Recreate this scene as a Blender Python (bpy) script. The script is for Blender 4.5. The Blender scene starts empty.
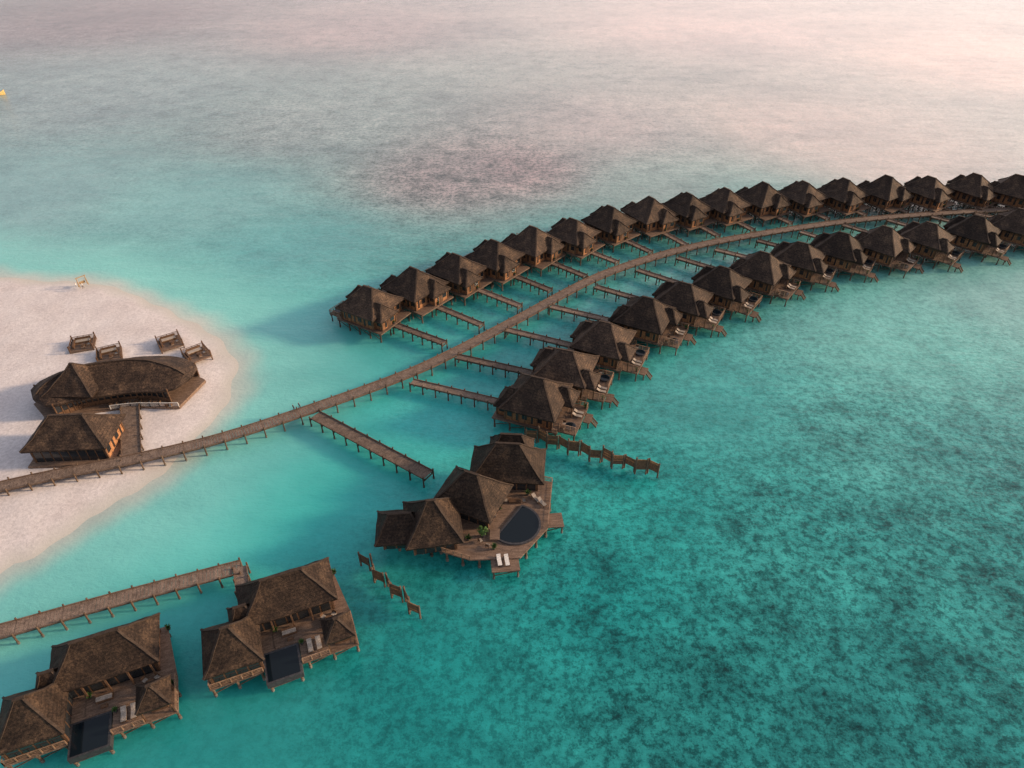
import bpy, math, random
import numpy as np
from mathutils import Vector
random.seed(7)
# All layout values are world metres (x east, y north); strings hold decimetres
def S(t,k=10.0): return [tuple(float(q)/k for q in p.split(',')) for p in t.split(';')]
L={}
L['jetty']=[(-102.2,78.4),(-89.8,83.3),(-80.9,86.5),(-70.0,90.0),(-56.3,95.4),(-42.1,103.3),(-23.8,115.0),(-12.7,124.2),(1.9,138.2),(23.1,158.7),(46.9,173.5),(72.2,183.6),(101.8,192.4),(128.4,197.4),(159.4,201.1),(199.8,202.7)]
L['outer']=[(-33.5,139.0),(-23.8,147.5),(-14.0,155.7),(-4.5,162.9),(5.7,170.5),(17.0,176.7),(28.2,184.6),(40.7,190.2),(52.7,194.5),(64.6,197.5),(77.2,201.3),(90.3,203.6),(103.3,205.2),(117.1,206.8),(131.0,207.6),(146.0,209.2),(158.3,207.6),(170.9,206.0)]
L['outer_j']=S('-140,1269;-59,1343;32,1428;109,1504;204,1576;297,1653;396,1711;501,1753;605,1810;717,1849;844,1896;964,1924;1090,1953;1228,1974;1368,1989;1520,2011;1649,2019;1794,2027')
L['inner']=S('49,1040;112,1139;201,1239;308,1337;410,1413;518,1485;637,1557;756,1623;881,1675;1009,1705;1149,1742;1299,1780;1443,1819;1598,1853')
L['inner_j']=S('-226,1140;-137,1231;-28,1339;81,1442;200,1540;321,1630;441,1699;556,1747;690,1803;833,1862;977,1910;1124,1945;1268,1967;1414,1989')
for k_,t_ in zip(('shore','spa_walk','spa_roofs','spa_deck','spa_pool','spa_plat','fence_a','fence_b','res_walk','res_stub','rest_line'),'-1367,1612;-1143,1590;-949,1508;-751,1383;-634,1259;-590,1148;-591,1050;-618,962;-657,869;-720,775;-781,702;-815,676|-390,1027;-150,862|-7,854;-66,786;-127,725;-177,719|-131,698;-66,675;13,679;59,739;71,843;-40,873;-141,801;-205,714|5,746|-11,673;68,758;-47,722|29,974;109,938;180,905;267,875|-237,684;-207,648;-172,618;-135,583|-803,529;-732,551;-611,597;-424,663|-424,663;-405,618|-945,1043;-895,1092;-823,1118;-741,1129;-661,1112'.split('|')): L[k_]=S(t_)
L['res']=[(-32.5,59.0),(-54.2,49.4)]
for k_,t_ in zip(('rest_hip','rest_deck','cab','ppl','ppl2','boat'),'-812,943;-875,1092|-781,1080;-700,905|-976,1279;-897,1240;-781,1287;-703,1240|-434,1039;-424,1045|-1123,1542;-1107,1542|-2425,3327'.split('|')): L[k_]=S(t_)
# (x,y) -> reef/sand colour, far points with pink sky reflection painted in; coral cover
SEABED_SKY=[((13,62),(.01,.25,.25),.85),((-38,87),(.05,.48,.45),0),((-13,49),(.01,.25,.25),.55),((-40,41),(.02,.28,.28),.15),((52,46),(.018,.2,.2),1.1),((25,46),(.014,.19,.19),1.1),
((82,69),(.035,.28,.27),1.1),((48,73),(.035,.30,.29),1.05),((89,128),(.13,.45,.42),.4),((74,95),(.08,.38,.36),.8),((39,110),(.06,.37,.36),.35),((22,82),(.02,.31,.30),.65),
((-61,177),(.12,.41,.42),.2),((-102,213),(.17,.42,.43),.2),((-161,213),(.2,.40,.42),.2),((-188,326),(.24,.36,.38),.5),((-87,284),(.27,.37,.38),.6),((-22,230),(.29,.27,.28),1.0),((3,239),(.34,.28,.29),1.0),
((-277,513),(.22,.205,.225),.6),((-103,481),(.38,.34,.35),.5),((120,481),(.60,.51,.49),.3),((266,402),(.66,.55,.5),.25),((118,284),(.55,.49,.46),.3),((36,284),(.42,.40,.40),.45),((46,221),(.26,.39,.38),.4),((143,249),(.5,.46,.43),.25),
((-55,128),(.14,.56,.53),0),((-41,124),(.09,.47,.45),0),((-8,155),(.04,.29,.29),.4),((26,184),(.055,.29,.29),.4),((-18,104),(.05,.46,.44),.15),((-69,62),(.06,.47,.45),0),((-56,75),(.07,.52,.49),0),((-14,128),(.05,.4,.39),.2),((77,198),(.07,.31,.3),.4),((130,160),(.18,.43,.41),.3)]
# ---------------------------------------------------------------- materials
def newmat(n):
    m=bpy.data.materials.new(n); m.use_nodes=True
    nt=m.node_tree; return m,nt,nt.nodes['Principled BSDF']
def N(nt,t,**k):
    n=nt.nodes.new(t)
    for a,b in k.items():
        if a in n.inputs.keys(): n.inputs[a].default_value=b
        else: setattr(n,a,b)
    return n
def ramp(nt,src,stops):
    r=nt.nodes.new('ShaderNodeValToRGB'); e=r.color_ramp.elements
    while len(e)<len(stops): e.new(0.5)
    for i,(p,c) in enumerate(stops):
        e[i].position=p; e[i].color=(c if len(c)==4 else (*c,1))
    nt.links.new(src,r.inputs[0]); return r
def mixc(nt,mode,f,a,b):
    m=nt.nodes.new('ShaderNodeMix'); m.data_type='RGBA'; m.blend_type=mode
    for i,x in ((0,f),(6,a),(7,b)):
        if hasattr(x,'links'): nt.links.new(x,m.inputs[i])
        else: m.inputs[i].default_value = x if i==0 else (*x,1) if len(x)==3 else x
    return m.outputs[2]
def noisy(name,c1,c2,scale=1.0,rough=.8,bump=.3,stretch=(1,1,1),rnd=0.25,fine=8.0,spec=.3):
    m,nt,b=newmat(name); lk=nt.links.new
    tc=N(nt,'ShaderNodeTexCoord'); mp=N(nt,'ShaderNodeMapping'); mp.inputs['Scale'].default_value=stretch
    lk(tc.outputs['Object'],mp.inputs[0])
    n1=N(nt,'ShaderNodeTexNoise',Scale=scale,Detail=3.0,Roughness=.65); lk(mp.outputs[0],n1.inputs['Vector'])
    n2=N(nt,'ShaderNodeTexNoise',Scale=scale*fine,Detail=1.0); lk(mp.outputs[0],n2.inputs['Vector'])
    r=ramp(nt,n1.outputs[0],[(.3,c1),(.7,c2)])
    r2=ramp(nt,n2.outputs[0],[(.3,(.5,.5,.5)),(.7,(1.42,1.42,1.42))])
    c=mixc(nt,'MULTIPLY',1.0,r.outputs[0],r2.outputs[0])
    oi=N(nt,'ShaderNodeObjectInfo'); mr=N(nt,'ShaderNodeMapRange'); mr.inputs[3].default_value=1-rnd; mr.inputs[4].default_value=1+rnd
    lk(oi.outputs['Random'],mr.inputs[0]); 
    hs=N(nt,'ShaderNodeHueSaturation'); lk(mr.outputs[0],hs.inputs['Value']); lk(c,hs.inputs['Color'])
    lk(hs.outputs[0],b.inputs['Base Color'])
    b.inputs['Roughness'].default_value=rough; b.inputs['Specular IOR Level'].default_value=spec
    return m
def thatch():
    m,nt,b=newmat('thatch_roof'); lk=nt.links.new
    tc=N(nt,'ShaderNodeTexCoord')
    n1=N(nt,'ShaderNodeTexNoise',Scale=.4,Detail=5.0,Roughness=.65); lk(tc.outputs['Object'],n1.inputs['Vector'])
    n2=N(nt,'ShaderNodeTexNoise',Scale=3.0,Detail=4.0,Roughness=.85); lk(tc.outputs['Object'],n2.inputs['Vector'])
    wv=N(nt,'ShaderNodeTexWave',Scale=.85,Distortion=2.0,Detail=2.0); wv.bands_direction='Z'; wv.wave_profile='SAW'; wv.inputs['Detail Scale'].default_value=2.5
    lk(tc.outputs['Object'],wv.inputs['Vector'])
    r=ramp(nt,n1.outputs[0],[(.3,(.022,.015,.012)),(.52,(.047,.032,.024)),(.72,(.105,.07,.047))])
    r2=ramp(nt,n2.outputs[0],[(.34,(.3,.3,.3)),(.5,(.95,.93,.9)),(.66,(1.9,1.8,1.65))])
    r3=ramp(nt,wv.outputs[0],[(0,(.6,.6,.6)),(.25,(1,1,1)),(1,(1.1,1.1,1.1))])
    c=mixc(nt,'MULTIPLY',1.0,r.outputs[0],r2.outputs[0]); c=mixc(nt,'MULTIPLY',1.0,c,r3.outputs[0])
    oi=N(nt,'ShaderNodeObjectInfo'); mr=N(nt,'ShaderNodeMapRange'); mr.inputs[3].default_value=.75; mr.inputs[4].default_value=1.35
    lk(oi.outputs['Random'],mr.inputs[0]); hs=N(nt,'ShaderNodeHueSaturation'); lk(mr.outputs[0],hs.inputs['Value']); lk(c,hs.inputs['Color'])
    lk(hs.outputs[0],b.inputs['Base Color']); b.inputs['Roughness'].default_value=.7; b.inputs['Specular IOR Level'].default_value=.2
    ad=N(nt,'ShaderNodeMath',operation='ADD'); lk(n2.outputs[0],ad.inputs[0]); lk(wv.outputs[0],ad.inputs[1])
    bp=N(nt,'ShaderNodeBump',Strength=.7,Distance=.14); lk(ad.outputs[0],bp.inputs['Height']); lk(bp.outputs[0],b.inputs['Normal'])
    return m
def plain(name,c,rough=.5,spec=.5):
    m,nt,b=newmat(name); b.inputs['Base Color'].default_value=(*c,1); b.inputs['Roughness'].default_value=rough; b.inputs['Specular IOR Level'].default_value=spec
    return m
M=dict(
 thatch=thatch(),
 cap=noisy('roof_ridge_cap',(.035,.024,.018),(.09,.062,.044),2,.8),
 wall=noisy('timber_wall',(.19,.09,.042),(.38,.19,.088),1.2,.7,.3,(1,1,.3)),
 trim=noisy('timber_trim',(.075,.042,.026),(.16,.092,.053),2,.7),
 rail=noisy('railing_timber',(.2,.125,.08),(.34,.225,.15),2,.7),
 deck=noisy('deck_boards',(.095,.062,.045),(.225,.155,.112),.7,.7,.5,(1,6,1)),
 walk=noisy('boardwalk_planks',(.13,.093,.072),(.27,.2,.155),1.2,.75,.5),
 pile=noisy('timber_pile',(.075,.05,.036),(.17,.12,.083),1.5,.85,.4,(1,1,.3)),
 pilelo=noisy('wet_concrete_footing',(.09,.09,.08),(.18,.17,.15),1.5,.8,.3),
 glass=plain('window_glass',(.02,.024,.028),.08,.6),
 pool=plain('dark_pool_water',(.006,.011,.016),.06,.35),
 stone=noisy('dark_pool_stone',(.03,.03,.035),(.07,.07,.075),2,.5),
 white=noisy('white_canvas',(.62,.6,.56),(.78,.76,.72),2,.8,.1,rnd=.05),
 cushion=noisy('taupe_cushion',(.3,.26,.22),(.42,.37,.32),2,.85,.1),
 leaf=noisy('shrub_leaf',(.03,.08,.02),(.08,.16,.04),2,.7),
 skin=plain('skin',(.35,.2,.14),.6), shirt=noisy('cotton_shirt',(.6,.6,.58),(.75,.74,.7),4,.9), trouser=noisy('dark_trousers',(.03,.035,.05),(.06,.065,.09),4,.9), hair=plain('hair',(.02,.015,.012),.6),
 yellow=noisy('painted_hull',(.6,.42,.15),(.75,.55,.22),1,.5),
 tan=noisy('driftwood',(.38,.27,.15),(.55,.4,.24),2,.8),
)
# ---------------------------------------------------------------- mesh builder
class MB:
    def __init__(s): s.v=[];s.f=[];s.m=[];s.mats=[];s.T=(0,0,0)
    def mi(s,k):
        if k not in s.mats: s.mats.append(k)
        return s.mats.index(k)
    def add(s,vs,fs,k):
        o=len(s.v); cx,cy,r=s.T; c,q=math.cos(r),math.sin(r)
        s.v+=[(cx+x*c-y*q, cy+x*q+y*c, z) for x,y,z in vs]
        i=s.mi(k)
        for f in fs: s.f.append([o+a for a in f]); s.m.append(i)
    def box(s,x0,x1,y0,y1,z0,z1,k):
        s.add([(x0,y0,z0),(x1,y0,z0),(x1,y1,z0),(x0,y1,z0),(x0,y0,z1),(x1,y0,z1),(x1,y1,z1),(x0,y1,z1)],
              [(0,3,2,1),(4,5,6,7),(0,1,5,4),(1,2,6,5),(2,3,7,6),(3,0,4,7)],k)
    def beam(s,p,q,w,h,k):
        p=Vector(p);q=Vector(q);d=(q-p)
        if d.length<1e-4:return
        d.normalize(); up=Vector((0,0,1)) if abs(d.z)<.95 else Vector((1,0,0))
        a=d.cross(up).normalized()*w/2; b=a.cross(d).normalized()*h/2
        vs=[p-a-b,p+a-b,p+a+b,p-a+b,q-a-b,q+a-b,q+a+b,q-a+b]
        s.add([tuple(x) for x in vs],[(0,1,2,3),(7,6,5,4),(0,4,5,1),(1,5,6,2),(2,6,7,3),(3,7,4,0)],k)
    def cyl(s,x,y,z0,z1,r,k,n=8,r2=None):
        r2=r if r2 is None else r2
        vs=[(x+r*math.cos(2*math.pi*i/n),y+r*math.sin(2*math.pi*i/n),z0) for i in range(n)]+[(x+r2*math.cos(2*math.pi*i/n),y+r2*math.sin(2*math.pi*i/n),z1) for i in range(n)]
        s.add(vs,[(i,(i+1)%n,n+(i+1)%n,n+i) for i in range(n)]+[tuple(range(n,2*n)),tuple(range(n-1,-1,-1))],k)
    def prism(s,pts,z0,z1,k):
        n=len(pts)
        ar=sum(pts[i][0]*pts[(i+1)%n][1]-pts[(i+1)%n][0]*pts[i][1] for i in range(n))
        if ar<0: pts=pts[::-1]
        s.add([(x,y,z0) for x,y in pts]+[(x,y,z1) for x,y in pts],[(i,(i+1)%n,n+(i+1)%n,n+i) for i in range(n)]+[tuple(range(n,2*n)),tuple(range(n-1,-1,-1))],k)
    def obj(s,name,parent=None,mesh=None,smooth=False):
        me=mesh or s.mesh(name)
        o=bpy.data.objects.new(name,me); bpy.context.collection.objects.link(o)
        if parent: o.parent=parent
        return o
    def mesh(s,name):
        me=bpy.data.meshes.new(name); me.from_pydata(s.v,[],s.f)
        for k in s.mats: me.materials.append(M[k])
        me.polygons.foreach_set('material_index',s.m); me.update(); return me
def empty(name,x,y,z=0,rot=0):
    e=bpy.data.objects.new(name,None); e.location=(x,y,z); e.rotation_euler=(0,0,rot); e.empty_display_size=.5
    bpy.context.collection.objects.link(e); return e
def lerp(a,b,t): return a+(b-a)*t
def hip(mb,cx,cy,Lx,Wy,z0,z1,ridge,flare=1.18,steps=5,n=5,caps=True,jit=.09,ry=.12):
    rings=[]
    for i in range(steps+1):
        s=i/steps; hl=lerp(Lx/2,ridge/2,s); hw=lerp(Wy/2,ry,s); z=z0+(z1-z0)*s**flare
        c=[(-hl,-hw),(hl,-hw),(hl,hw),(-hl,hw)]; ring=[]
        for a in range(4):
            p=c[a];q=c[(a+1)%4]
            for j in range(n):
                t=j/n; jj=jit if i<steps else 0
                ring.append((cx+lerp(p[0],q[0],t)+random.uniform(-jj,jj)*.7,cy+lerp(p[1],q[1],t)+random.uniform(-jj,jj)*.7,z+random.uniform(-jj,jj)))
        rings.append(ring)
    m=4*n; vs=[];fs=[]
    und=[(cx+(x-cx)*.985,cy+(y-cy)*.985,z0-.32+random.uniform(-.05,.05)) for x,y,z in rings[0]]
    for r in [und]+rings: vs+=r
    for i in range(steps+1):
        for j in range(m):
            fs.append((i*m+j,i*m+(j+1)%m,(i+1)*m+(j+1)%m,(i+1)*m+j))
    fs.append(tuple(range(m-1,-1,-1))); fs.append(tuple((steps+1)*m+j for j in range(m)))
    mb.add(vs,fs,'thatch')
    if caps:
        for a in range(4):
            for i in range(steps):
                p=Vector(rings[i][a*n]);q=Vector(rings[i+1][a*n]); u=Vector((0,0,.04))
                mb.beam(p+u,q+u,.3,.12,'cap')
        mb.beam((cx-ridge/2-.15,cy,z1+.06),(cx+ridge/2+.15,cy,z1+.06),.45,.18,'cap')
def house(P_,cx,cy,sx,sy,z0,z1,glassy=('x+',),bay=1.5):
    w=P_['walls'];t=P_['trim'];g=P_['windows']
    x0,x1,y0,y1=cx-sx/2,cx+sx/2,cy-sy/2,cy+sy/2
    w.box(x0,x1,y0,y1,z0,z1,'wall')
    for x in (x0,x1):
        for y in (y0,y1): t.box(x-.14,x+.14,y-.14,y+.14,z0,z1+.05,'trim')
    def face(fix,a0,a1,ax,sg,gl):
        n=max(1,int((a1-a0)/bay)); st=(a1-a0)/n
        for i in range(n):
            c=a0+st*(i+.5)
            full = gl
            if not full and i%2==1 :
                zz0,zz1,hw=z0+.4,z1-.5,st*.1
            elif full: zz0,zz1,hw=z0+.08,z1-.35,st*.42
            else: zz0,zz1,hw=z0+1.0,z1-.6,st*.3
            f0,f1=sorted((fix,fix+sg*.06)); g0,g1=sorted((fix,fix+sg*.09))
            for (A,lo,hi,e) in ((t,f0,f1,.09),(g,g0,g1,0)):
                k='trim' if A is t else 'glass'
                if ax=='x': A.box(lo,hi,c-hw-e,c+hw+e,zz0-e*.5,zz1+e,k)
                else: A.box(c-hw-e,c+hw+e,lo,hi,zz0-e*.5,zz1+e,k)
    face(x1,y0+.2,y1-.2,'x',1,'x+' in glassy); face(x0,y0+.2,y1-.2,'x',-1,'x-' in glassy)
    face(y1,x0+.2,x1-.2,'y',1,'y+' in glassy); face(y0,x0+.2,x1-.2,'y',-1,'y-' in glassy)
def rail(mb,pts,z,h=.95,sp=1.4,mid=2,k='rail'):
    for p,q in zip(pts,pts[1:]):
        d=math.dist(p,q); n=max(1,round(d/sp))
        for i in range(n+1):
            x=lerp(p[0],q[0],i/n);y=lerp(p[1],q[1],i/n); mb.box(x-.06,x+.06,y-.06,y+.06,z,z+h,k)
        mb.beam((*p,z+h+.03),(*q,z+h+.03),.15,.08,k)
        for j in range(mid): mb.beam((*p,z+h*(j+1)/(mid+1)),(*q,z+h*(j+1)/(mid+1)),.05,.06,k)
def stilts(mb,xs,ys,ztop,r=.17):
    for x in xs:
        for y in ys:
            mb.cyl(x,y,-2.5,.55,r*1.3,'pilelo',8); mb.cyl(x,y,.55,ztop,r,'pile',8)
    for x in xs: mb.beam((x,ys[0]-.3,ztop-.18),(x,ys[-1]+.3,ztop-.18),.2,.3,'pile')
    for y in ys[:1]+ys[-1:]:
        for a,b in zip(xs,xs[1:]): mb.beam((a,y,.7),(b,y,ztop-.3),.1,.12,'pile')
def lounger(mb,x,y,z,r,k='white'):
    T=mb.T; c,q=math.cos(T[2]),math.sin(T[2]); mb.T=(T[0]+x*c-y*q,T[1]+x*q+y*c,T[2]+r)
    for a in (-.85,.75):
        for b in (-.28,.28): mb.box(a-.04,a+.04,b-.04,b+.04,z,z+.3,'trim')
    mb.box(-.95,.95,-.36,.36,z+.28,z+.34,'trim')
    mb.box(-.93,.35,-.33,.33,z+.342,z+.45,k)
    mb.beam((.35,0,z+.42),(.98,0,z+.78),.66,.1,k)
    mb.T=T
def chair(mb,x,y,z,r):
    T=mb.T; c,q=math.cos(T[2]),math.sin(T[2]); mb.T=(T[0]+x*c-y*q,T[1]+x*q+y*c,T[2]+r)
    for a in (-.25,.25):
        for b in (-.25,.25): mb.box(a-.03,a+.03,b-.03,b+.03,z,z+.42,'trim')
    mb.box(-.3,.3,-.3,.3,z+.42,z+.5,'cushion'); mb.box(-.3,-.22,-.3,.3,z+.5,z+1.0,'trim')
    mb.T=T
def pot(mb,x,y,z,r=.4):
    mb.cyl(x,y,z,z+.45,.2,'stone',8,.28)
    for i in range(46):
        a=random.uniform(0,6.28); e=random.uniform(.1,1.4); d=Vector((math.cos(a)*math.cos(e),math.sin(a)*math.cos(e),math.sin(e)))
        c=Vector((x,y,z+.45)); t=c+d*r*random.uniform(.9,1.9); s=Vector((-math.sin(a),math.cos(a),0))*.07; mm=(c+t)/2+Vector((0,0,.08))
        mb.add([tuple(c),tuple(mm+s),tuple(t),tuple(mm-s)],[(0,1,2,3)],'leaf')
def steps(mb,x,y0,y1,z,dirx=1,n=6):
    for i in range(n):
        mb.box(x+i*.3,x+i*.3+.28,y0,y1,z-.3*(i+1)-.06,z-.3*(i+1),'deck')
    for y in (y0-.04,y1+.04): mb.beam((x,y,z-.1),(x+dirx*n*.3,y,z-.3*n-.15),.08,.25,'trim')
# ---------------------------------------------------------------- row villa
def villa_parts(sg,sc=1.0):
    P_={k:MB() for k in ('roof','walls','windows','trim','deck','stilts','railing','furniture','door')}
    r=P_['roof']; fz=2.5
    hip(r,-.6,0,11.4,12.0*sc,5.7,10.0*sc,2.6/sc)
    hip(r,-5.0,sg*1.8,5.8,6.4,5.1,7.9,1.4)
    hip(r,4.4,-sg*2.4,5.0,5.4,5.2,7.6,1.0)
    house(P_,-.6,0,9.6,10.0,fz,5.75,('x+',))
    house(P_,-5.6,sg*1.8,3.6,4.8,fz,5.1,())
    P_['door'].box(-7.48,-7.41,sg*1.8-.5,sg*1.8+.5,fz,4.6,'trim')
    d=P_['deck']
    d.box(-8,5.4,-5.6,5.6,fz-.3,fz,'deck'); d.box(5.4,8.8,-4.6,4.6,fz-.5,fz-.2,'deck'); d.box(8.8,10.2,-sg*2-1.4,-sg*2+1.4,1.3,1.5,'deck')
    steps(d,10.2,-sg*2-.6,-sg*2+.6,1.5,1,4)
    d.cyl(7.2,sg*2.8,2.3,2.75,1.15,'stone',20); d.cyl(7.2,sg*2.8,2.752,2.77,.95,'pool',20)
    st=P_['stilts']; stilts(st,[-7.5,-4.3,-1.1,2,5.1],[-5.3,-1.8,1.8,5.3],fz-.3); stilts(st,[8.5],[-4.3,0,4.3],fz-.5,.14); stilts(st,[9.9],[-sg*2-1.2,-sg*2+1.2],1.3,.12)
    rl=P_['railing']; rail(rl,[(4.4,-5.55),(5.35,-5.55)],fz); rail(rl,[(4.4,5.55),(5.35,5.55)],fz)
    rail(rl,[(5.5,4.5),(8.7,4.5),(8.7,-.4)] if sg>0 else [(5.5,4.5),(8.7,4.5),(8.7,3.6)],fz-.2)
    rail(rl,[(5.5,-4.5),(8.7,-4.5)],fz-.2,1.8,1.0,5)
    t=P_['trim']
    for x,y in ((6.6,-sg*4.8),(6.6,-sg*.0)): t.box(x-.1,x+.1,y-.1,y+.1,2.3,5.3,'trim')
    for i in range(9):
        y=-5+1.25*i
        t.box(4.2,4.32,y-.05,y+.05,fz,5.6,'trim')
    for sd in (-1,1):
        for i in range(8): t.box(-5.2+1.3*i-.05,-5.2+1.3*i+.05,sd*5.06-.05,sd*5.06+.05,fz,5.6,'trim')
        t.beam((-5.3,sd*5.09,4.7),(4.1,sd*5.09,4.7),.08,.16,'trim')
    f=P_['furniture']; lounger(f,7.6,-sg*.7,2.3,math.pi,'cushion'); lounger(f,7.6,-sg*1.8,2.3,math.pi,'cushion')
    f.cyl(5.9,sg*3.4,2.3,3.0,.4,'trim',10); chair(f,5.9,sg*2.5,2.3,sg*1.57); chair(f,6.0,sg*4.2,2.3,-sg*1.57)
    pot(f,8.4,-sg*3.9,2.3); pot(f,-7.6,sg*.4,2.5,.3)
    return {k:v.mesh('villa_'+k) for k,v in P_.items()}
VM=[villa_parts(1),villa_parts(-1,1.03),villa_parts(1,.97)]
def place(name,meshes,x,y,rot):
    e=empty(name,x,y,0,rot)
    for k,me in meshes.items():
        o=bpy.data.objects.new(k,me); bpy.context.collection.objects.link(o); o.parent=e
    return e
# ---------------------------------------------------------------- boardwalks
def catmull(pts,n=8,closed=False):
    out=[];m=len(pts)
    rng=range(m) if closed else range(m-1)
    for i in rng:
        g=(lambda k:pts[k%m]) if closed else (lambda k:pts[min(max(k,0),m-1)])
        p0,p1,p2,p3=g(i-1),g(i),g(i+1),g(i+2)
        for j in range(n):
            t=j/n
            out.append(tuple(.5*((2*p1[a])+(-p0[a]+p2[a])*t+(2*p0[a]-5*p1[a]+4*p2[a]-p3[a])*t*t+(-p0[a]+3*p1[a]-3*p2[a]+p3[a])*t**3) for a in (0,1)))
    if not closed: out.append(tuple(pts[-1]))
    return out
def resample(pts,sp):
    d=[0]
    for p,q in zip(pts,pts[1:]): d.append(d[-1]+math.dist(p,q))
    n=max(1,round(d[-1]/sp)); xs=np.interp(np.linspace(0,d[-1],n+1),d,[p[0] for p in pts]); ys=np.interp(np.linspace(0,d[-1],n+1),d,[p[1] for p in pts])
    return list(zip(xs.tolist(),ys.tolist()))
def boardwalk(name,pts,w=2.6,z=2.0,pile=3.2):
    mb=MB(); fine=resample(pts,.55)
    for i,(p,q) in enumerate(zip(fine,fine[1:])):
        a=Vector((*p,0));b=Vector((*q,0)); d=(b-a); l=d.length; d.normalize(); nn=Vector((-d.y,d.x,0))
        ww=w/2+random.uniform(-.04,.04); zz=z+random.uniform(-.012,.012)
        g=.03
        vs=[]
        for zc in (zz-.08,zz):
            for s,t in ((g,-ww),(l-g+.02,-ww),(l-g+.02,ww),(g,ww)):
                v=a+d*s+nn*t; vs.append((v.x,v.y,zc))
        mb.add(vs,[(0,3,2,1),(4,5,6,7),(0,1,5,4),(1,2,6,5),(2,3,7,6),(3,0,4,7)],'walk')
    co=resample(pts,pile)
    def off(i,t,pl):
        a=Vector(pl[max(i-1,0)]);b=Vector(pl[min(i+1,len(pl)-1)]); d=(b-a).normalized(); return (pl[i][0]-d.y*t,pl[i][1]+d.x*t)
    for sd in (-1,1):
        for i in range(len(co)-1):
            p=off(i,sd*(w/2-.25),co);q=off(i+1,sd*(w/2-.25),co); mb.beam((*p,z-.24),(*q,z-.24),.16,.3,'pile')
            p=off(i,sd*(w/2-.02),co);q=off(i+1,sd*(w/2-.02),co); mb.beam((*p,z+.12),(*q,z+.12),.16,.14,'deck')
    for i in range(len(co)):
        for sd in (-1,1):
            x,y=off(i,sd*(w/2+.06),co)
            mb.cyl(x,y,-2.5,.45,.19,'pilelo',8); mb.cyl(x,y,.45,z+.5+random.uniform(-.05,.1),.14,'pile',8)
        p=off(i,-w/2-.1,co);q=off(i,w/2+.1,co); mb.beam((*p,z-.48),(*q,z-.48),.2,.2,'pile')
    return mb.obj(name)
J=catmull(L['jetty'],8)
boardwalk('wooden_jetty',J,2.7,2.05,3.6)
def arms(cent,jp,k0):
    for i,(c,j) in enumerate(zip(cent,jp)):
        d=Vector(c)-Vector(j); d.normalize(); rot=math.atan2(d.y,d.x)
        place('water_villa',VM[(i+k0)%3],c[0]+d.x*.6,c[1]+d.y*.6,rot+random.uniform(-.04,.04))
        e=Vector(c)-d*7.2; s=Vector(j)+d*1.6
        boardwalk('boardwalk',[tuple(s),tuple(e)],1.8,2.0,3.0)
arms(L['outer'],L['outer_j'],0); arms(L['inner'],L['inner_j'],1)
boardwalk('boardwalk',L['spa_walk'],2.6,2.0,3.2)
boardwalk('boardwalk',catmull(L['res_walk'],4),2.6,2.0,3.2)
boardwalk('boardwalk',L['res_stub'],2.0,2.0,3.0)
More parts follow.
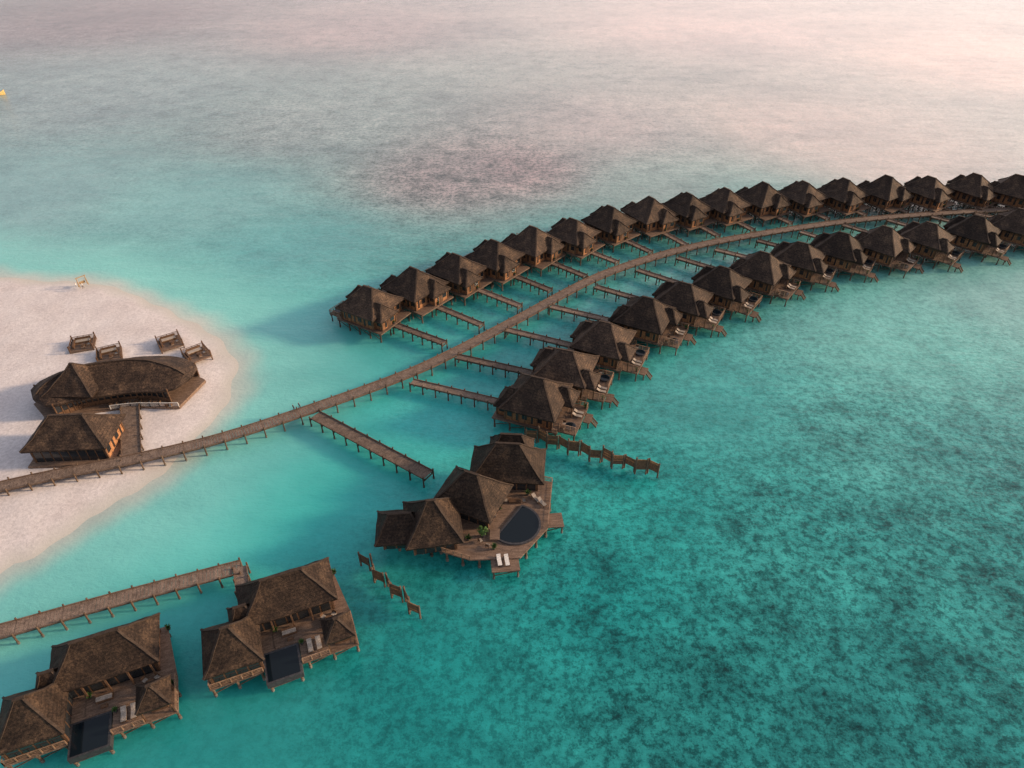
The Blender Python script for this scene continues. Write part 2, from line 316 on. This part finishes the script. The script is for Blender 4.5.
# ---------------------------------------------------------------- residences
def res_parts():
    P_={k:MB() for k in ('roof','walls','windows','trim','deck','stilts','railing','furniture','pool')}
    r=P_['roof']; hip(r,0,.3,13.4,7.8,5.5,9.6,5.6,n=7); hip(r,-8.0,-5.2,7.6,7.8,5.2,9.2,1.0); hip(r,5.8,-7.7,4.2,4.2,4.9,6.9,.4,n=3,steps=4); hip(r,-6.2,-1.2,4,4,5.3,7.4,1.5,n=3,steps=4)
    house(P_,0,.6,11.6,6.2,2.2,5.55,('y-',)); house(P_,-8.0,-5.2,6.4,6.4,2.2,5.25,('x+','y-'))
    d=P_['deck']; d.prism([(-11.8,-8.9),(-4.8,-8.9),(-4.8,-6.2),(.2,-6.2),(.2,-9.6),(8.0,-9.6),(8.0,-4.5),(6.8,4.3),(-6.8,4.3),(-6.8,-.8),(-11.8,-.8)],1.95,2.2,'deck')
    d.prism([(.3,-6.1),(7.6,-6.1),(6.5,-2.8),(-3.0,-2.8),(-3.0,-6.0)],2.204,2.34,'deck')
    p=P_['pool']; p.box(-4.7,.1,-11.0,-6.25,1.2,2.3,'stone'); p.box(-4.4,-.2,-10.75,-6.55,2.31,2.34,'pool')
    s=P_['stilts']; stilts(s,[-6.5,-3.3,0,3.3,6.5],[-5.8,-1,4],1.95); stilts(s,[-11.5,-8.4,-5.2],[-8.6,-5,-1.2],1.95); stilts(s,[1,4.4,7.7],[-9.2,-6],1.95); stilts(s,[-4.3,-.3],[-10.7,-8],1.2)
    t=P_['trim']
    for x in (4.1,7.5):
        for y in (-9.3,-6.2): t.box(x-.1,x+.1,y-.1,y+.1,2.2,5.0,'trim')
    for x in (-5.5,-2.7,0,2.7,5.5): t.box(x-.1,x+.1,-3.6,-3.4,2.35,5.5,'trim')
    rl=P_['railing']; rail(rl,[(.3,-9.5),(4,-9.5)],2.2); rail(rl,[(7.9,-9.5),(7.9,-4.5)],2.2); rail(rl,[(-11.7,-.9),(-11.7,-8.8),(-4.9,-8.8)],2.2)
    f=P_['furniture']; lounger(f,1.6,-7.6,2.2,math.pi/2,'cushion'); lounger(f,2.8,-7.6,2.2,math.pi/2,'cushion')
    f.box(4.9,6.9,-8.5,-7.0,2.2,2.6,'trim'); f.box(5,6.8,-8.4,-7.1,2.602,2.8,'white')
    f.cyl(4.8,-4.6,2.34,3.05,.6,'trim',12)
    for a in range(4):
        an=a*1.57+.7; chair(f,4.8+1.1*math.cos(an),-4.6+1.1*math.sin(an),2.34,an+math.pi)
    f.box(-1.8,.2,-4.7,-4.0,2.34,2.75,'trim'); f.box(-1.75,.15,-4.65,-4.05,2.752,2.9,'cushion'); f.box(-1.8,.2,-3.98,-3.85,2.34,3.1,'trim'); f.box(-1.2,-.4,-5.6,-5.2,2.34,2.7,'trim')
    pot(f,-2.6,-3.4,2.34); pot(f,7.4,-5.4,2.2); pot(f,.6,-6.6,2.2,.35); pot(f,7,3.6,2.2)
    return {k:v.mesh('residence_'+k) for k,v in P_.items()}
RM=res_parts()
for c in L['res']: place('overwater_residence',RM,c[0],c[1],math.radians(22))
# ---------------------------------------------------------------- spa
def spa():
    C=L['spa_roofs'][1]; rel=lambda p:(p[0]-C[0],p[1]-C[1])
    P_={k:MB() for k in ('roof','walls','windows','trim','deck','stilts','railing','pool','furniture')}
    specs=[(13,8.6,5.4,10.4,4,-4),(11,9.2,5.4,10.2,2.2,-24),(9,10,5.4,10.4,1.2,10),(8,7.2,4.9,8.0,3.5,5)]
    for p,(a,b,z0,z1,rd,ro) in zip(L['spa_roofs'],specs):
        x,y=rel(p)
        for k in P_: P_[k].T=(x,y,math.radians(ro))
        hip(P_['roof'],0,0,a,b,z0,z1,rd); house(P_,0,.3,a-2.4,b-2.4,2.2,z0+.05,('x+','y-'))
    x,y=rel(L['spa_roofs'][0])
    for k in P_: P_[k].T=(x+.6,y+3.4,math.radians(-4))
    hip(P_['roof'],0,0,8,5.5,6.2,9.4,3.6)
    for k in P_: P_[k].T=(0,0,0)
    dp=[rel(p) for p in L['spa_deck']]; P_['deck'].prism(dp,1.95,2.2,'deck')
    xs=[p[0] for p in dp]; ys=[p[1] for p in dp]
    def inside(x,y):
        r=False;n=len(dp)
        for i in range(n):
            x1,y1=dp[i];x2,y2=dp[(i+1)%n]
            if (y1>y)!=(y2>y) and x<(x2-x1)*(y-y1)/(y2-y1)+x1: r=not r
        return r
    x=min(xs)
    while x<max(xs):
        y=min(ys)
        while y<max(ys):
            if inside(x,y): P_['stilts'].cyl(x,y,-2.5,.55,.26,'pilelo'); P_['stilts'].cyl(x,y,.55,1.95,.18,'pile')
            y+=3
        x+=3
    for p in resample(dp+[dp[0]],2.8): P_['stilts'].cyl(p[0]*.98,p[1]*.98,-2.5,.55,.26,'pilelo'); P_['stilts'].cyl(p[0]*.98,p[1]*.98,.55,1.95,.18,'pile')
    rail(P_['railing'],dp[3:6],2.2); rail(P_['railing'],dp[:2],2.2)
    x,y=rel(L['spa_pool'][0])
    def arc(r,a0,a1,n=26): return [(x+r*math.cos(math.radians(lerp(a0,a1,i/n))),y+r*math.sin(math.radians(lerp(a0,a1,i/n)))) for i in range(n+1)]
    P_['pool'].prism(arc(4.3,-140,75),1.3,2.5,'stone'); P_['pool'].prism(arc(3.95,-136,71),2.505,2.53,'pool')
    F_=P_['furniture']
    F_.box(x-5.2,x-3.2,y+1.6,y+2.6,2.2,2.7,'cushion'); F_.box(x-1,x+1,y+4.6,y+5.4,2.2,2.65,'trim')
    lounger(F_,x+3.6,y+5.5,2.2,2.2,'cushion'); lounger(F_,x+4.6,y+4.6,2.2,2.2,'cushion')
    chair(F_,x-1.6,y+5,2.2,0); chair(F_,x+1.6,y+5,2.2,3.14); chair(F_,x-5.6,y-3.6,2.2,.6); chair(F_,x-4.4,y-4.6,2.2,1.3)
    for a,b in ((-2.6,3.4),(2.2,6.6),(-3.4,-5.0),(-7.6,-3.2)): pot(F_,x+a,y+b,2.2,.5)
    for i in range(3): P_['deck'].box(x-4.6+i*.25,x-3.0+i*.25,y-3.4-i*.02,y-1.2,2.204+i*.15,2.35+i*.15,'deck')
    for i,(s1,s2,ro) in enumerate(((4.4,3.6,.1),(3.4,3.0,.1))):
        x,y=rel(L['spa_plat'][i])
        for k in P_: P_[k].T=(x,y,ro)
        P_['deck'].box(-s1/2,s1/2,-s2/2,s2/2,1.75,1.93,'deck'); stilts(P_['stilts'],[-s1/2+.3,s1/2-.3],[-s2/2+.3,s2/2-.3],1.75,.14)
    for k in P_: P_[k].T=(0,0,0)
    e=empty('overwater_spa',C[0],C[1])
    for k,v in P_.items(): v.obj(k,e)
spa()
def std_lounger(x,y,z,r):
    mb=MB(); lounger(mb,0,0,0,0); o=mb.obj('sun_lounger'); o.location=(x,y,z); o.rotation_euler=(0,0,r)
sx,sy=L['spa_plat'][0]
for a in (-.9,.3): std_lounger(sx+a,sy,1.93,math.radians(100))
def shrub(x,y,z,r=.9):
    mb=MB(); mb.cyl(0,0,0,.5,.3,'stone',10,.4); mb.cyl(0,0,.5,.9,.06,'pile',6)
    for i in range(260):
        d=Vector((random.gauss(0,1),random.gauss(0,1),random.gauss(0,1))).normalized()*r*random.uniform(.4,1); c=Vector((0,0,.5+r))+d
        a=Vector((random.gauss(0,1),random.gauss(0,1),random.gauss(0,1))).normalized()*.2; b=a.cross(d).normalized()*.09
        mb.add([tuple(c-a),tuple(c+b),tuple(c+a),tuple(c-b)],[(0,1,2,3)],'leaf')
    o=mb.obj('potted_shrub'); o.location=(x,y,z)
shrub(*L['spa_plat'][2],2.2)
def screen(pts):
    mb=MB(); pl=resample(pts,2.1)
    for i,(p,q) in enumerate(zip(pl,pl[1:])):
        d=(Vector(q)-Vector(p)).normalized(); nn=Vector((-d.y,d.x)); o=.5*(1 if i%2 else -1); h=3.0+.4*((i*2)%3)
        a=Vector(p)+nn*o;b=Vector(q)-nn*o*.2-d*.25
        mb.cyl(a.x,a.y,-2.5,h+.35,.16,'pile'); mb.cyl(b.x,b.y,-2.5,h+.15,.14,'pile')
        for z in np.arange(1.3,h,.28): mb.beam((a.x,a.y,z),(b.x,b.y,z),.07,.23,'wall' if random.random()<.12 else 'trim')
    mb.obj('timber_screen_fence')
screen(L['fence_a']); screen(L['fence_b'])
# ---------------------------------------------------------------- restaurant
def restaurant():
    ln=catmull(L['rest_line'],6); n=len(ln); C=ln[n//2]
    P_={k:MB() for k in ('roof','walls','windows','trim','terrace','railing','furniture')}
    vs=[];fs=[];prof=[(-1,0),(-.66,.28),(-.33,.62),(0,1),(.33,.62),(.66,.28),(1,0)]
    def fr(i):
        a=Vector(ln[max(i-1,0)]);b=Vector(ln[min(i+1,n-1)]); d=(b-a).normalized(); return ln[i][0]-C[0],ln[i][1]-C[1],d
    for i in range(n):
        x,y,d=fr(i); t=2*i/(n-1)-1; w=6.0*(1-abs(t)**4)**.5+.4; hh=3.6*(1-abs(t)**3.0)+.15
        for a,h in prof: vs.append((x-d.y*a*w,y+d.x*a*w,4.6+h*hh+random.uniform(-.07,.07)))
    k=len(prof)
    for i in range(n-1):
        for j in range(k-1): fs.append((i*k+j,(i+1)*k+j,(i+1)*k+j+1,i*k+j+1))
    o=len(vs); vs+=[(a,b,c-.35) for a,b,c in vs]
    fs+=[tuple(o+q for q in f[::-1]) for f in fs]
    for i in range(n-1):
        fs.append((i*k,i*k+o,(i+1)*k+o,(i+1)*k)); fs.append(((i+1)*k+k-1,(i+1)*k+k-1+o,i*k+k-1+o,i*k+k-1))
    P_['roof'].add(vs,fs,'thatch')
    for i in range(1,n-2):
        p=Vector(vs[i*k+3]);q=Vector(vs[(i+1)*k+3]); u=Vector((0,0,.06)); P_['roof'].beam(p+u,q+u,.5,.2,'cap')
    for sd in (-1,1):
        for i in range(2,n-2):
            x,y,d=fr(i); x2,y2,d2=fr(i+1); w=4.6*sd
            p=(x-d.y*w,y+d.x*w);q=(x2-d2.y*w,y2+d2.x*w)
            P_['trim'].cyl(p[0],p[1],1.3,4.9,.16,'trim')
            if i<n-3:
                P_['walls'].beam((*p,1.9),(*q,1.9),.15,1.0,'trim'); P_['windows'].beam((*p,3.3),(*q,3.3),.08,1.8,'glass'); P_['trim'].beam((*p,4.3),(*q,4.3),.2,.3,'trim')
    R=[(p[0]-C[0],p[1]-C[1]) for p in L['rest_hip']]
    for k_ in P_: P_[k_].T=(*R[0],math.radians(4))
    hip(P_['roof'],0,0,15,9.6,4.9,9.2,6,n=7); house(P_,0,.0,13,7.6,1.4,4.95,('y-',)); P_['terrace'].box(-7.5,7.5,-5,5,.7,1.4,'deck')
    for k_ in P_: P_[k_].T=(*R[1],0)
    hip(P_['roof'],0,0,10,10,5.4,9.8,.6)
    for k_ in P_: P_[k_].T=(0,0,0)
    out=[];inn=[]
    for i in range(n):
        x,y,d=fr(i); t=2*i/(n-1)-1; w=6.9-1.6*max(0,abs(t)-.6)/.4; out.append((x+d.y*w,y-d.x*w)); inn.append((x-d.y*(w-1.5),y+d.x*(w-1.5)))
    P_['terrace'].prism(out+inn[::-1],.7,1.35,'deck'); rail(P_['railing'],resample(out[n//2:],2.0),1.35,1.0,2,3,'white')
    for i in range(n//2,n-2,2):
        x,y,d=fr(i); px,py=x+d.y*5.9,y-d.x*5.9; P_['furniture'].cyl(px,py,1.35,2.1,.4,'trim',10); chair(P_['furniture'],px+.9*d.x,py+.9*d.y,1.35,3.14)
    e=empty('beach_restaurant',C[0],C[1])
    for k_,v in P_.items(): v.obj(k_,e)
restaurant()
boardwalk('boardwalk',L['rest_deck'][:2],3.4,1.75,3.0)
for i,c in enumerate(L['cab']):
    mb=MB(); mb.T=(c[0],c[1],.35+(.12*i)); s=2.5
    mb.box(-s,s,-s,s,1.15,1.45,'deck')
    for x in (-s+.15,s-.15):
        for y in (-s+.15,s-.15): mb.box(x-.12,x+.12,y-.12,y+.12,.2,2.9,'trim')
    rail(mb,[(-s+.1,-s+.1),(-s+.1,s-.1),(s-.1,s-.1),(s-.1,-s+.1)],1.45,.9,1.2,3,'trim')
    mb.box(-1.6,1.6,.6,1.7,1.45,1.85,'trim'); mb.box(-1.6,1.6,1.7,1.9,1.45,2.4,'trim'); mb.box(-1.9,-1.6,-1.2,1.7,1.45,2.2,'trim'); mb.box(-1.5,1.5,.65,1.65,1.852,2.0,'cushion')
    mb.cyl(.3,-.6,1.45,2.0,.5,'trim',10); chair(mb,1.5,-.8,1.45,3.14); chair(mb,.3,-1.8,1.45,1.57)
    o=mb.obj('beach_lounge_deck')
# ---------------------------------------------------------------- people
def person(x,y,z,rot,stride=.25,shirt='shirt',tr='trouser'):
    V=[(0,0,.93),(0,0,1.15),(0,0,1.38),(0,0,1.5),(0,.01,1.62),
       (-.1,0,.9),(-.11,stride,.5),(-.11,stride*.7,.06),(.1,0,.9),(.11,-stride*.6,.5),(.11,-stride*1.5,.1),
       (-.19,0,1.4),(-.24,-.08,1.13),(-.24,.06,.9),(.19,0,1.4),(.24,.08,1.13),(.24,.2,.92),(-.11,stride*.7+.16,.03),(.11,-stride*1.5+.14,.04)]
    E=[(0,1),(1,2),(2,3),(3,4),(0,5),(5,6),(6,7),(0,8),(8,9),(9,10),(2,11),(11,12),(12,13),(2,14),(14,15),(15,16),(7,17),(10,18)]
    R=[.15,.13,.15,.06,.1,.09,.065,.045,.09,.065,.045,.055,.042,.035,.055,.042,.035,.04,.04]
    me=bpy.data.meshes.new('tmp'); me.from_pydata(V,E,[]); o=bpy.data.objects.new('tmp',me); bpy.context.collection.objects.link(o)
    sk=o.modifiers.new('s','SKIN'); 
    for i,r in enumerate(R): me.skin_vertices[0].data[i].radius=(r,r*.8)
    me.skin_vertices[0].data[0].use_root=True
    sb=o.modifiers.new('b','SUBSURF'); sb.levels=2
    dg=bpy.context.evaluated_depsgraph_get(); m2=bpy.data.meshes.new_from_object(o.evaluated_get(dg)); bpy.data.objects.remove(o)
    m2.materials.clear()
    for k in (tr,shirt,'skin','hair'): m2.materials.append(M[k])
    for p in m2.polygons:
        c=p.center; i=0 if c.z<.95 else 1
        if abs(c.x)>.2 and c.z<1.15: i=2
        if c.z>1.47: i=2
        if c.z>1.62 and c.y<.07 or c.z>1.69: i=3
        p.material_index=i; p.use_smooth=True
    o=bpy.data.objects.new('walking_person',m2); bpy.context.collection.objects.link(o); o.location=(x,y,z); o.rotation_euler=(0,0,rot)
for i,p in enumerate(L['ppl']): person(p[0],p[1],2.06,math.radians(-55),.22,'trouser','trouser')
for i,p in enumerate(L['ppl2']): person(p[0],p[1],.85,math.radians(100),.12,'shirt',('shirt','deck')[i])
mb=MB()
for x in (-1.1,1.1):
    mb.beam((x,-.4,-.3),(x*.93,0,2.3),.16,.16,'tan'); mb.beam((x,.4,-.3),(x*.93,0,2.3),.16,.16,'tan')
mb.beam((-1.3,0,2.32),(1.3,0,2.32),.18,.18,'tan'); mb.box(-.7,.7,-.25,.25,.5,.58,'tan'); mb.box(-.7,.7,.25,.31,.58,1.0,'tan')
for x in (-.65,.65): mb.beam((x,0,.58),(x,0,2.3),.04,.04,'tan')
o=mb.obj('beach_swing'); o.location=(-111.6,156.0,.9); o.rotation_euler=(0,0,.9)
# boat
def boat(x,y):
    mb=MB(); n=12; ring=[]
    for i in range(n+1):
        t=i/n; w=1.5*math.sin(math.pi*min(1,t*.85+.12))**.7; zt=.9+1.4*max(0,(t-.7)/.3)**2+.3*(1-t)
        xx=-6+12*t; ring.append([(xx,-w,zt),(xx,-w*.7,.1),(xx,0,-.3),(xx,w*.7,.1),(xx,w,zt)])
    vs=[p for r in ring for p in r]; fs=[(i*5+j,(i+1)*5+j,(i+1)*5+j+1,i*5+j+1) for i in range(n) for j in range(4)]
    fs+=[(i*5+4,(i+1)*5+4,(i+1)*5,i*5) for i in range(n)]+[(0,1,2,3,4)]
    mb.add(vs,fs,'yellow')
    mb.box(-4,2,-1.1,1.1,2.7,2.82,'white')
    for a in (-3.8,-1,1.8):
        for b in (-1,1): mb.box(a-.05,a+.05,b-.05,b+.05,.9,2.7,'trim')
    o=mb.obj('wooden_boat'); o.location=(x,y,0); o.rotation_euler=(0,0,.5)
boat(*L['boat'][0])
# ---------------------------------------------------------------- island + sea
sh=L['shore']
poly=[(-400,sh[0][1]+45),(-250,sh[0][1]+30),(-160,sh[0][1]+8)]+sh+[(-95,sh[-1][1]-18),(-150,sh[-1][1]-50),(-260,sh[-1][1]-90),(-400,sh[-1][1]-100)]
poly=catmull(poly,7,True)
PA=np.array(poly)
def sdist(X,Y):
    best=np.full(X.shape,1e18); ins=np.zeros(X.shape,bool); n=len(PA)
    for i in range(n):
        x1,y1=PA[i];x2,y2=PA[(i+1)%n]; dx,dy=x2-x1,y2-y1; l=dx*dx+dy*dy+1e-9
        t=np.clip(((X-x1)*dx+(Y-y1)*dy)/l,0,1); best=np.minimum(best,(X-x1-t*dx)**2+(Y-y1-t*dy)**2)
        c=((y1>Y)!=(y2>Y)); 
        if abs(dy)>1e-9: ins^= c&(X<dx*(Y-y1)/dy+x1)
    return np.where(ins,-1,1)*np.sqrt(best)
def grid(name,xs,ys,zf,keep=None):
    X,Y=np.meshgrid(xs,ys); Z=zf(X,Y); nx,ny=len(xs),len(ys)
    co=np.stack([X,Y,Z],-1).reshape(-1,3)
    idx=np.arange(nx*ny).reshape(ny,nx); q=np.stack([idx[:-1,:-1],idx[:-1,1:],idx[1:,1:],idx[1:,:-1]],-1).reshape(-1,4)
    if keep is not None: q=q[keep(X,Y).reshape(-1)[q[:,0]]]
    me=bpy.data.meshes.new(name); me.vertices.add(len(co)); me.vertices.foreach_set('co',co.astype(np.float32).ravel())
    me.loops.add(q.size); me.loops.foreach_set('vertex_index',q.ravel().astype(np.int32)); me.polygons.add(len(q))
    me.polygons.foreach_set('loop_start',(np.arange(len(q))*4).astype(np.int32)); me.polygons.foreach_set('use_smooth',np.ones(len(q),bool)); me.update(calc_edges=True)
    o=bpy.data.objects.new(name,me); bpy.context.collection.objects.link(o); return o,X,Y
def wob(X,Y): return .8*np.sin(X*.21+Y*.13)+.5*np.sin(X*.43-Y*.37+1)+.3*np.sin(X*.9+Y*.7)
def zf(X,Y):
    s=sdist(X,Y)+wob(X,Y)*.8
    return np.where(s<0,1.35*(1-np.exp(s/16)),-s*.07)+.03*np.sin(X*1.3+Y)*np.sin(Y*1.1)*(s<-6)
isl,_,_=grid('sand_island',np.arange(-400,-35,1.2),np.arange(-60,230,1.2),zf,lambda X,Y:sdist(X,Y)<10)
m,nt,b=newmat('coral_sand'); lk=nt.links.new
g=N(nt,'ShaderNodeNewGeometry'); sp=N(nt,'ShaderNodeSeparateXYZ'); lk(g.outputs['Position'],sp.inputs[0])
n1=N(nt,'ShaderNodeTexNoise',Scale=.12,Detail=6.0); lk(g.outputs['Position'],n1.inputs['Vector'])
n2=N(nt,'ShaderNodeTexNoise',Scale=1.6,Detail=5.0,Roughness=.8); lk(g.outputs['Position'],n2.inputs['Vector'])
r=ramp(nt,n1.outputs[0],[(.3,(.63,.58,.57)),(.7,(.75,.71,.70))])
r2=ramp(nt,n2.outputs[0],[(.35,(.76,.76,.76)),(.62,(1.06,1.06,1.06))])
c=mixc(nt,'MULTIPLY',1.0,r.outputs[0],r2.outputs[0])
wr=ramp(nt,sp.outputs[2],[(0,(1,1,1)),(.28,(0,0,0))])
c=mixc(nt,'MIX',wr.outputs[0],c,(.54,.53,.48)); lk(c,b.inputs['Base Color']); b.inputs['Roughness'].default_value=.9; b.inputs['Specular IOR Level'].default_value=.1
bp=N(nt,'ShaderNodeBump',Strength=.5,Distance=.12); lk(n2.outputs[0],bp.inputs['Height']); lk(bp.outputs[0],b.inputs['Normal'])
isl.data.materials.append(m)
def gg(a,b,n): return np.geomspace(a,b,n)
xs=np.concatenate([-gg(9000,260,24),np.linspace(-250,330,420),gg(345,9000,24)])
ys=np.concatenate([-gg(6000,20,16),np.linspace(0,300,260),np.linspace(303,700,130),gg(720,12000,24)])
sea,X,Y=grid('sea_water',xs,ys,lambda X,Y:np.zeros_like(X))
col=np.zeros(X.shape+(3,)); cor=np.zeros(X.shape); ws=np.zeros(X.shape)
for (wx,wy),a,cr in SEABED_SKY:
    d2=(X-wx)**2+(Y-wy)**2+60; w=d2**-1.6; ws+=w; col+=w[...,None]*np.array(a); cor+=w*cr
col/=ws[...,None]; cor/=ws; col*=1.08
s=sdist(X,Y)+wob(X,Y)*.8
def sm(a,b,x): t=np.clip((x-a)/(b-a),0,1); return t*t*(3-2*t)
cor=np.clip(cor,0,1)*sm(8,30,s)
k=1-sm(2,34,s); col=col*(1-k[...,None])+np.array((.22,.62,.58))*k[...,None]
k=1-sm(-1,7,s); col=col*(1-k[...,None])+np.array((.54,.58,.53))*k[...,None]
at=sea.data.attributes.new('seabed_sky_colour','FLOAT_COLOR','POINT'); at.data.foreach_set('color',np.concatenate([col,cor[...,None]],-1).astype(np.float32).ravel())  # reef tones plus the sky reflection painted into the far water
at=sea.data.attributes.new('scatter','FLOAT','POINT'); at.data.foreach_set('value',(.7*sm(3,26,s)).astype(np.float32).ravel())
m,nt,b=newmat('lagoon_water'); lk=nt.links.new
A=N(nt,'ShaderNodeAttribute'); A.attribute_name='seabed_sky_colour'
A2=N(nt,'ShaderNodeAttribute'); A2.attribute_name='scatter'
g=N(nt,'ShaderNodeNewGeometry')
def nz(sc,det=5.0,ro=.6,st=(1,1,1)):
    mp=N(nt,'ShaderNodeMapping'); mp.inputs['Scale'].default_value=st; lk(g.outputs['Position'],mp.inputs[0])
    n=N(nt,'ShaderNodeTexNoise',Scale=sc,Detail=det,Roughness=ro); lk(mp.outputs[0],n.inputs['Vector']); return n.outputs[0]
big=ramp(nt,nz(.016,5.0,.62,(.8,1.1,1)),[(.34,(.72,.78,.80)),(.5,(.97,.98,.98)),(.66,(1.16,1.12,1.1))])
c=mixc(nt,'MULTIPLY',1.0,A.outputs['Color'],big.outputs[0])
cm=ramp(nt,nz(.11,8.0,.84),[(.38,(.2,.32,.33)),(.49,(.82,.86,.86)),(.62,(1.4,1.3,1.28))])
cm2=ramp(nt,nz(.7,3.0,.85),[(.4,(.32,.44,.45)),(.55,(1.18,1.14,1.14))])
c2=mixc(nt,'MULTIPLY',A.outputs['Alpha'],c,cm.outputs[0]); c2=mixc(nt,'MULTIPLY',A.outputs['Alpha'],c2,cm2.outputs[0])
lk(c2,b.inputs['Base Color']); b.inputs['Roughness'].default_value=.12; b.inputs['IOR'].default_value=1.36
b.subsurface_method='BURLEY'; lk(A2.outputs['Fac'],b.inputs['Subsurface Weight']); b.inputs['Subsurface Radius'].default_value=(.6,1,1); b.inputs['Subsurface Scale'].default_value=8.0
h=N(nt,'ShaderNodeMath',operation='MULTIPLY_ADD'); lk(nz(.9,4.0,.65,(.7,1.3,1)),h.inputs[0]); h.inputs[1].default_value=.6; lk(nz(.12,2.0,.5,(.6,1.4,1)),h.inputs[2])
bp=N(nt,'ShaderNodeBump',Strength=.6,Distance=.35); lk(h.outputs[0],bp.inputs['Height']); lk(bp.outputs[0],b.inputs['Normal'])
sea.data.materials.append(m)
# ---------------------------------------------------------------- light
az=math.radians(84); el=math.radians(18)
sd=Vector((math.sin(az)*math.cos(el),math.cos(az)*math.cos(el),math.sin(el)))
su=bpy.data.lights.new('sun','SUN'); su.energy=5; su.angle=math.radians(6); su.color=(1,.70,.45)
so=bpy.data.objects.new('sun',su); bpy.context.collection.objects.link(so); so.rotation_euler=(-sd).to_track_quat('-Z','Y').to_euler(); so.location=sd*300
w=bpy.data.worlds.new('World'); bpy.context.scene.world=w; w.use_nodes=True; nt=w.node_tree; lk=nt.links.new
bg=nt.nodes['Background']; sky=N(nt,'ShaderNodeTexSky'); sky.sky_type='NISHITA'; sky.sun_disc=False; sky.sun_elevation=el; sky.sun_rotation=az; sky.dust_density=3
lk(sky.outputs[0],bg.inputs[0]); bg.inputs[1].default_value=.05
tc=N(nt,'ShaderNodeTexCoord'); nv=N(nt,'ShaderNodeVectorMath',operation='NORMALIZE'); lk(tc.outputs['Generated'],nv.inputs[0])
sp=N(nt,'ShaderNodeSeparateXYZ'); lk(nv.outputs[0],sp.inputs[0])
r=ramp(nt,sp.outputs[2],[(0,(.47,.38,.39)),(.25,(.39,.34,.37)),(.55,(.22,.24,.29)),(1,(.2,.235,.29))])
ga=math.radians(60); gd=(math.sin(ga)*.97,math.cos(ga)*.97,.24)
dt=N(nt,'ShaderNodeVectorMath',operation='DOT_PRODUCT'); lk(nv.outputs[0],dt.inputs[0]); dt.inputs[1].default_value=gd
mr=N(nt,'ShaderNodeMapRange'); lk(dt.outputs['Value'],mr.inputs[0]); mr.inputs[1].default_value=-.9; mr.inputs[2].default_value=1
pw=N(nt,'ShaderNodeMath',operation='POWER'); lk(mr.outputs[0],pw.inputs[0]); pw.inputs[1].default_value=2.2
hz=ramp(nt,sp.outputs[2],[(0,(1,1,1)),(.3,(.8,.8,.8)),(.7,(.17,.17,.17))])
gl=mixc(nt,'MULTIPLY',1.0,pw.outputs[0],(1.55,1.22,1.1)); gl=mixc(nt,'MULTIPLY',1.0,gl,hz.outputs[0])
c=mixc(nt,'ADD',1.0,r.outputs[0],gl)
bg2=N(nt,'ShaderNodeBackground'); lk(c,bg2.inputs[0]); bg2.inputs[1].default_value=1.0
ad=N(nt,'ShaderNodeAddShader'); lk(bg.outputs[0],ad.inputs[0]); lk(bg2.outputs[0],ad.inputs[1]); lk(ad.outputs[0],nt.nodes['World Output'].inputs[0])
cam=bpy.data.cameras.new('camera'); cam.lens=24; cam.sensor_width=36; cam.clip_end=40000
co=bpy.data.objects.new('camera',cam); bpy.context.collection.objects.link(co); co.location=(0,0,90); co.rotation_euler=(math.radians(52),0,0)
sc=bpy.context.scene; sc.camera=co; sc.view_settings.view_transform='Standard'; sc.view_settings.look='None'; sc.view_settings.exposure=0
